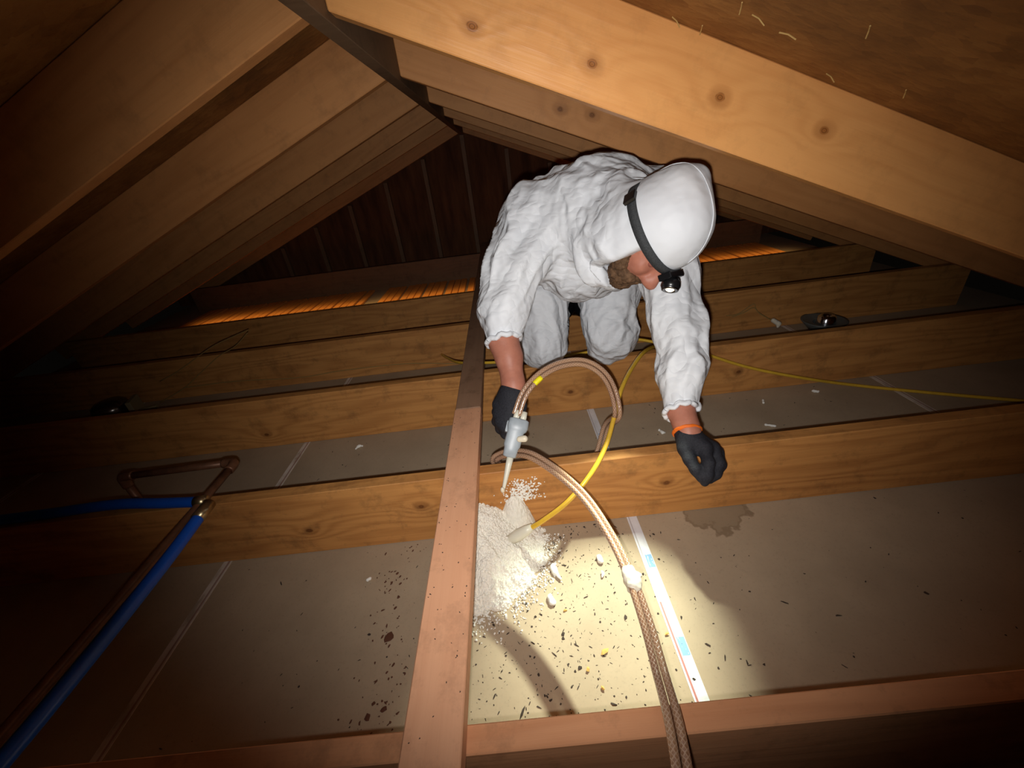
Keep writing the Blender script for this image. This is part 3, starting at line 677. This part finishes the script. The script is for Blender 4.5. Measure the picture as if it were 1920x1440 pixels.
HRAD = .0064
def side_vec(i):
    v = cc[i]-CP; sv = np.cross(Tt[i], v/np.linalg.norm(v)); return sv/np.linalg.norm(sv)
SV_ = np.array([side_vec(i) for i in range(len(cc))]); UPV = np.cross(SV_, Tt)
phase = .25*np.sin(Lc*9)+np.where(Lc > 1.0, .5, .15)
for s in (-1, 1):
    offv = SV_*np.cos(phase)[:, None]+UPV*np.sin(phase)[:, None]
    o = tube('hose', cc+s*offv*(HRAD+.0006), HRAD, M['hose'], hose, 14)
HOFF = offv*(HRAD+.0006)
def near(px, py):
    best = min(range(len(cc)), key=lambda i: (lambda q: (q[0]-px)**2+(q[1]-py)**2)((960+F_PX*((cc[i]-CP)@CR)/((cc[i]-CP)@CF), 720-F_PX*((cc[i]-CP)@CU)/((cc[i]-CP)@CF)))); return best
i = near(1185, 1082); E = Shape(.004); E.cone(cc[i-2], .0148, cc[i+2], .0150); E.cone(cc[i]+SV_[i]*.012, .005, cc[i]+SV_[i]*.022, .004); v_, f_ = E.mesh(.003)
v_ = v_+vnormals(v_, f_)*np.array([.004*noise.noise(Vector(p)*90) for p in v_])[:, None]; tag(fast_mesh('tape_wrap', v_, f_, M['mtape'], hose), 'pale crumpled tape binding')
i = near(1014, 719); sg = 1 if HOFF[i]@CR > 0 else -1; tube('marker_band', cc[i-2:i+3]+sg*HOFF[i-2:i+3], HRAD+.0012, M['yband'], hose, 14)
# yellow tube with white tip
yt = empty('yellow_tube', atC(985, 1000, 1.12)); tag(yt, 'thin yellow plastic tube with white tip pushed into the insulation heap', 'tube')
yp = [np.array((.63, 1.62, -.035)), np.array((.585, 1.53, .010)), atC(1208, 660, 1.44), atC(1185, 690, 1.34), atC(1165, 730, 1.25), atC(1152, 780, 1.185), atC(1136, 835, 1.125), atC(1108, 888, 1.09), atC(1065, 940, 1.085), atC(1020, 975, 1.10), atC(992, 992, 1.115)]
tube('tube', catmull(yp, .008), .0068, M['yellow'], yt, 12)
t0, t1 = atC(998, 988, 1.113), atC(948, 1018, 1.145)
tube('tip', [t0, t0+(t1-t0)*.2, t0+(t1-t0)*.5, t1], [.009, .0135, .0165, .0145], M['noz'], yt, 14)
# yellow cable past the worker's knees, over the joist to the right
yc = [np.array((-.42, 2.07, -.15)), np.array((-.36, 1.9, -.10)), np.array((-.27, 1.7, -.04)), atY(915, 680, 1.60), atY(985, 676, 1.60), atY(1060, 668, 1.60), np.array((.36, 1.60, -.010)), atY(1180, 637, 1.59), atY(1225, 641, 1.545), atY(1310, 660, 1.462), atY(1400, 688, 1.45), atY(1500, 708, 1.42), atZ(1600, 722, FLOOR+.012), atZ(1750, 737, FLOOR+.008), atZ(1920, 752, FLOOR+.008), atZ(1990, 760, FLOOR+.008)]
yc.insert(9, np.array((.64, 1.500, .0085)))
tag(tube('yellow_cable', catmull(yc, .012), .0065, M['yellow'], None, 10), 'yellow cable running behind the worker and down to the right edge', 'cable')
# ------------------------------------------------------------------ pipes on the left
M['copper'] = plain('dull_copper', srgb(126, 86, 62), .45, .35, .5, 30, .3); M['pex'] = plain('blue_pex', srgb(24, 92, 205), .32, 0, .5, 20, .1); M['brass'] = plain('brass_fitting', srgb(190, 170, 130), .3, .9)
cp = empty('copper_pipe', (-.93, 1.0, .01)); tag(cp, 'dull copper pipe with soldered elbow lying across the left joists', 'pipe')
PZ = .0125
tube('pipe', [(-.935, 1.03, PZ), (-.933, .90, PZ), (-.932, .6, PZ), (-.935, .2, PZ), (-.938, -.1, PZ)], .0112, M['copper'], cp, 14)
tube('pipe', [(-.952, 1.045, PZ), (-1.1, 1.042, PZ), (-1.28, 1.038, PZ)], .0112, M['copper'], cp, 14)
tube('elbow', catmull([(-.934, 1.005, PZ), (-.934, 1.03, PZ), (-.938, 1.04, PZ), (-.947, 1.045, PZ), (-.975, 1.045, PZ)], .004), .0145, M['copper'], cp, 14)
tube('elbow', catmull([(-1.265, 1.038, PZ), (-1.29, 1.037, PZ), (-1.302, 1.037, PZ-.006), (-1.304, 1.037, PZ-.04)], .004), .0145, M['copper'], cp, 14)
tube('pipe', [(-1.304, 1.037, -.02), (-1.304, 1.037, FLOOR+.001)], .0112, M['copper'], cp, 14)
bp = empty('blue_pipe', (-.885, .5, .0)); tag(bp, 'bright blue plastic water pipe running to the bottom left corner', 'pipe')
tube('pipe', catmull([(-.897, .815, .017), (-.887, .65, .0165), (-.884, .4, .0165), (-.890, .25, .0165), (-.905, .0, .0165), (-.91, -.2, .0165)], .02), .0148, M['pex'], bp, 16)
tube('crimp_fitting', [(-.899, .856, .0175), (-.898, .83, .0175), (-.897, .80, .0175)], .0165, M['brass'], bp, 16)
b2 = empty('blue_pipe', (-1.2, .88, .0)); tag(b2, 'dark blue plastic pipe running from the fitting to the left edge', 'pipe')
tube('pipe', catmull([(-.922, .868, .0165), (-1.05, .880, .018), (-1.2, .893, .022), (-1.4, .892, .017), (-1.6, .889, .016), (-1.9, .888, .016)], .02), .0148, M['pex'], b2, 16)
tube('crimp_fitting', [(-.916, .868, .0175), (-.945, .870, .0175)], .0165, M['brass'], b2, 16)
# ------------------------------------------------------------------ recessed lights, wires
M['can'] = plain('dark_metal', srgb(120, 116, 112), .22, .9, .5, 15, .2); M['shiny'] = plain('shiny_aluminium', srgb(215, 220, 228), .14, 1.0); M['plate'] = plain('grey_plate', srgb(105, 110, 108), .55, .2, .5, 30, .15); M['tan'] = plain('tan_bracket', srgb(150, 138, 104), .6)
r1 = empty('recessed_light', (-2.25, 2.00, FLOOR)); tag(r1, 'dark domed recessed light can with a bright glint, in the bay on the left', 'light fixture')
bm_obj('housing', lathe_bm([(.085, .0005), (.085, .055), (.078, .075), (.06, .09), (.03, .098), (0, .10)], 36), M['can'], r1, True, loc=(-2.25, 1.965, FLOOR))
bm_obj('bracket', box_bm((-.012, -.055, 0), (.012, .055, .085), .002), M['tan'], r1, loc=(-2.13, 1.98, FLOOR+.0005), rot=(0, 0, .35))
bm_obj('bracket', box_bm((-.045, -.012, 0), (.045, .012, .02), .002), M['tan'], r1, loc=(-2.08, 1.985, FLOOR+.0005), rot=(0, 0, .35))
r2 = empty('recessed_light', (1.64, 1.99, FLOOR)); tag(r2, 'round grey recessed light with shiny silver cup, in the bay on the right', 'light fixture')
bm_obj('plate', lathe_bm([(.048, .040), (.095, .052), (.105, .055), (.105, .050), (.06, .0005), (.048, .0005), (.048, .040)], 40), M['plate'], r2, True, loc=(1.64, 1.99, FLOOR), rot=(math.radians(0), 0, 0))
bm_obj('reflector_cup', lathe_bm([(.046, .042), (.040, .075), (.03, .088), (.018, .075), (.014, .05), (0, .045)], 32), M['shiny'], r2, True, loc=(1.64, 1.975, FLOOR))
M['wire'] = plain('thin_yellowed_wire', srgb(170, 140, 84), .5)
wr = empty('wire', atY(1455, 605, 2.0)); tag(wr, 'thin wire with a pale connector lying left of the silver recessed light', 'wire')
pz = lambda x, y, Y, dz=0: atY(x, y, Y)+np.array((0, 0, dz))
tube('wire', catmull([pz(1362, 592, 2.06), pz(1385, 588, 2.05), pz(1412, 570, 2.05), pz(1416, 575, 2.04), pz(1420, 584, 2.02), pz(1440, 597, 2.0), pz(1450, 602, 1.99)], .01), .0022, M['wire'], wr, 6)
tube('wire', catmull([pz(1372, 595, 2.05), pz(1395, 586, 2.04), pz(1413, 577, 2.04), pz(1424, 588, 2.02), pz(1446, 600, 1.99)], .01), .0022, M['wire'], wr, 6)
E = Shape(.004); E.cone(pz(1450, 601, 1.985), .012, pz(1460, 607, 1.975), .012); E.cone(pz(1460, 607, 1.975), .007, pz(1458, 613, 1.97), .005); v_, f_ = E.mesh(.003); fast_mesh('connector', v_, f_, M['mtape'], wr)
for lab, pts in (('upper thin wire rising from the left recessed light towards the dark joist', [(300, 715, 2.02), (335, 695, 2.03), (395, 652, 2.06), (440, 630, 2.075), (465, 619, 2.08)]),
                 ('lower thin wire with a bend beside the left recessed light', [(300, 755, 1.97), (345, 728, 2.02), (375, 700, 2.05), (410, 668, 2.07), (440, 650, 2.078), (464, 624, 2.08)]),
                 ('thin brownish wire sagging along the face of the joist behind the runner', [(345, 727, 2.03), (440, 715, 2.06), (560, 708, 2.075), (640, 695, 2.08), (760, 682, 2.083), (868, 682, 2.084)])):
    tag(tube('thin_wire', catmull([atY(*p) for p in pts], .02), .0026, M['wire'], None, 6), lab, 'wire', 'thin wires by the left recessed light')
# ------------------------------------------------------------------ insulation heap, debris
M['foam'] = plain('white_foam_insulation', srgb(238, 234, 222), .9, 0, .2, 90, .06, 1.0); M['scrap'] = plain('white_foam_scrap', srgb(240, 238, 230), .85, 0, .2)
hv, hf = [], []
nx, ny = 120, 110; xs = np.linspace(-.245, .04, nx); ys = np.linspace(.60, .8695, ny)
def heap(x, y):
    dx = (x+.185)/.205; d = math.hypot(dx, (y-.845)/.235)
    n = noise.noise(Vector((x*18, y*18, 3)))*.12+noise.noise(Vector((x*60, y*60, 1)))*.05
    h = .135*max(0, 1-(d+n)**1.5)*(.75+.25*math.cos((x+.19)*9))
    h2 = .15*max(0, 1-((x+.06)/.06)**2-((.87-y)/.05)**2)+.13*max(0, 1-((x+.19)/.07)**2-((.87-y)/.06)**2)
    h = max(h, h2*.95) if d < 1.3 else h
    return h+(noise.noise(Vector((x*210, y*210, 0)))*.006+noise.noise(Vector((x*420, y*420, 0)))*.003 if h > .003 else -.004)
for yv in ys:
    for xv in xs: hv.append((xv, yv, FLOOR+max(-.004, min(heap(xv, yv), .20))))
for j in range(ny-1):
    for i in range(nx-1):
        q = (j*nx+i, j*nx+i+1, (j+1)*nx+i+1, (j+1)*nx+i)
        if max(hv[k][2] for k in q) > FLOOR+.001: hf.append(q)
tag(mesh_obj('insulation_heap', hv, hf, M['foam'], None, False), 'heap of white granular foam insulation against the joist beside the runner', 'insulation', kind='stuff')
ICO = bmesh.new(); bmesh.ops.create_icosphere(ICO, subdivisions=1, radius=1); ICOV = np.array([v.co[:] for v in ICO.verts]); ICOF = np.array([[v.index for v in f.verts] for f in ICO.faces]); ICO.free()
def scatter(name, items, mat):                               # items: (pos, (sx, sy, sz), rotz)
    VV, FF = [], []; k = 0
    for p, sz, rz in items:
        v = ICOV*(1+.35*rng.standard_normal((len(ICOV), 1)).clip(-1, 1))*np.array(sz); c, s = math.cos(rz), math.sin(rz)
        v = np.stack([v[:, 0]*c-v[:, 1]*s, v[:, 0]*s+v[:, 1]*c, v[:, 2]], 1)+np.array(p); VV.append(v); FF.append(ICOF+k); k += len(ICOV)
    return mesh_obj(name, np.concatenate(VV), np.concatenate(FF), mat)
it = []
for _ in range(1500):                                        # loose grains thrown around the rim and over the heap
    a = random.uniform(-math.pi*.98, -.02); d = random.gauss(1.02, .1) if random.random() < .75 else random.uniform(.2, 1.35)
    x, y = -.185+.205*d*math.cos(a), .845+.235*d*math.sin(a)
    if y > .862 or y < .42 or x < -.24: continue
    r = random.uniform(.0012, .0035); it.append(((x, y, FLOOR+max(0, heap(x, y) if y > .60 and -.245 < x < .04 else 0)+r*.6), (r, r*random.uniform(.6, 1), r*.7), random.random()*6))
for _ in range(420):                                         # grains stuck on the joist face
    z = random.gauss(0, 1); x = random.gauss(-.045, .022); zz = FLOOR+.12+abs(random.gauss(0, .045))
    if zz > -.03: continue
    r = random.uniform(.0012, .0035); it.append(((x+(zz-FLOOR-.12)*.25, .8685, zz), (r, r*.7, r), 0))
tag(scatter('foam_grains', it, M['scrap']), 'loose white foam grains strewn around the heap and stuck on the joist', 'insulation', kind='stuff')
# bigger scraps that can be told apart
def scrap(label, pts, r):
    E = Shape(.004)
    if len(pts) == 1: E.ell(pts[0], (r[0], r[0]*.8, r[0]*.6))
    else: E.chain(list(zip(pts, r)))
    v, f = E.mesh(.003); v = v+vnormals(v, f)*np.array([.003*noise.noise(Vector(p)*120) for p in v])[:, None]
    v[:, 2] = np.maximum(v[:, 2], FLOOR+.0003)
    tag(fast_mesh('foam_scrap', v, f, M['scrap']), label, 'foam scrap', 'white foam scraps on the drywall')
g = lambda x, y, h=.006: atZ(x, y, FLOOR+h)
scrap('long bent white foam scrap right of the heap', [g(1037, 1062), g(1041, 1072), g(1051, 1086)], [.008, .006, .004])
scrap('chunky white foam scrap between the heap and the hoses', [g(1123, 1043), g(1126, 1052)], [.007, .008])
scrap('small white foam crumb left of the taped hoses', [g(1130, 1074), g(1129, 1081)], [.005, .003])
scrap('white foam scrap of two lumps below the heap', [g(1030, 1117), g(1036, 1129)], [.006, .0085])
scrap('tiny white foam crumb below the rim of the heap', [g(968, 1131), g(970, 1136)], [.004, .003])
scrap('pale foam shaving under the reaching glove\'s bay, left of the wrist', [g(1236, 806), g(1242, 811), g(1247, 811)], [.004, .004, .003])
scrap('straight white foam shaving on the floor right of the reaching wrist', [g(1435, 796), g(1453, 799)], [.005, .005])
scrap('round white crumb above the straight shaving', [g(1431, 751), g(1432, 755)], [.005, .004])
scrap('pale foam crumb under the yellow cable on the right', [g(1525, 733), g(1534, 734)], [.006, .005])
scrap('curled white foam shaving between the left tape and the runner', [g(667, 842), g(673, 836), g(680, 836)], [.004, .004, .003])
scrap('white foam crumb on the drywall left of the runner', [g(690, 1087), g(695, 1085)], [.006, .004])
M['speck'] = plain('dark_debris', srgb(58, 46, 38), .9); M['rust'] = plain('rusty_brown_spatter', srgb(92, 54, 36), .8); M['tanbit'] = plain('wood_chip', srgb(205, 165, 90), .8)
it = []
def floor_ok(x, y): return not any(Y0+i*SP-.006 < y < Y0+i*SP+TH+.006 for i in range(5))
for _ in range(1250):
    if random.random() < .72: x, y = random.gauss(.02, .16), random.uniform(.31, .86)
    else: x, y = random.uniform(-.9, 1.3), random.uniform(.31, 1.46)
    if not floor_ok(x, y): continue
    r = min(.0075, random.lognormvariate(-6.55, .45)); e = random.choice((1, 1.6, 3, 5)); it.append(((x, y, FLOOR+r*.25), (r*e**.5, r/e**.5, r*.35), random.random()*3.1))
for _ in range(70):                                          # dirt on the runner
    x, y = random.uniform(XN0+.006, XN1-.006), random.uniform(.1, 1.15); r = random.uniform(.0006, .0014); it.append(((x, y, .0386+r*.2), (r*1.6, r, r*.4), random.random()*3))
tag(scatter('dark_specks', it, M['speck']), 'scattered dark specks of dirt and droppings on the drywall', 'debris', kind='stuff')
it = []
for _ in range(150):
    t_ = random.random(); x = -.40-.05*t_*0+random.gauss(0, .022)+.03*math.sin(t_*7); y = .33+.53*t_
    if random.random() < .35: x = random.uniform(-.47, -.25)
    if not floor_ok(x, y): continue
    r = random.uniform(.0008, .0028); it.append(((x, y, FLOOR+.0005), (r*random.choice((1, 2)), r, .0008), random.gauss(.9, .5)))
for px, py, r in ((730, 1195, .013), (745, 1075, .005), (742, 1140, .005), (747, 1120, .006), (750, 1095, .005), (690, 1345, .009), (720, 1330, .008), (700, 1320, .005)):
    p = atZ(px, py, FLOOR); it.append(((p[0], p[1], FLOOR+.0006), (r, r*.75, .0010), .9))
tag(scatter('rust_spatter', it, M['rust']), 'trail of rusty brown spatter on the drywall left of the runner', 'stain', kind='stuff')
it = [((*(atZ(x, y, FLOOR)[:2]), FLOOR+.003), (r, r*.6, .003), a) for x, y, r, a in ((1135, 1222, .011, .5), (1103, 1256, .006, 1), (1130, 1292, .005, 2), (1250, 1190, .005, 0), (1060, 1145, .005, .3))]
for i, ((p, s, a), lab) in enumerate(zip(it, ('yellow wood chip in the lamplight on the drywall', 'small tan wood chip below the yellow one', 'yellowish crumb near the bottom of the lamplit patch', 'tan chip lying against the printed tape', 'brownish chip in the upper lamplit patch'))):
    tag(scatter('wood_chip', [(p, s, a)], M['tanbit']), lab, 'wood chip', 'wood chips on the lamplit drywall')
# straw stuck in the roof boards
it = []
M['straw'] = plain('dry_straw', srgb(196, 160, 96), .7)
SV2, k = [], 0
for px, py, ang in ((1317, 50, 1.2), (1392, 8, 1.1), (1632, 52, .9), (1270, 35, .6), (1560, 140, .3), (1480, 60, -.4), (1425, 30, .2), (1700, 170, .8)):
    d = _ray(px, py); nrm = np.array((math.sin(AR), 0, math.cos(AR))); p0 = np.array((XR, 0, ZR))+nrm*RD; k_ = ((p0-CP)@nrm)/(d@nrm); P = CP+d*k_-nrm*.003
    v = np.array((math.cos(AR)*math.cos(ang), math.sin(ang), -math.sin(AR)*math.cos(ang)))*.014
    SV2.append(np.array([P-v, P, P+v-nrm*.004]))
allv, allf, kk = [], [], 0
for pts in SV2:
    o = tube('straw_tmp', pts, .0011, M['straw'], None, 5); n_ = len(o.data.vertices)
    allv += [tuple(v.co) for v in o.data.vertices]; allf += [tuple(i+kk for i in p.vertices) for p in o.data.polygons]; kk += n_
    me_ = o.data; bpy.data.objects.remove(o); bpy.data.meshes.remove(me_)
tag(mesh_obj('straw_bits', allv, allf, M['straw']), 'bits of dry straw caught on the right roof boards', 'straw', kind='stuff')
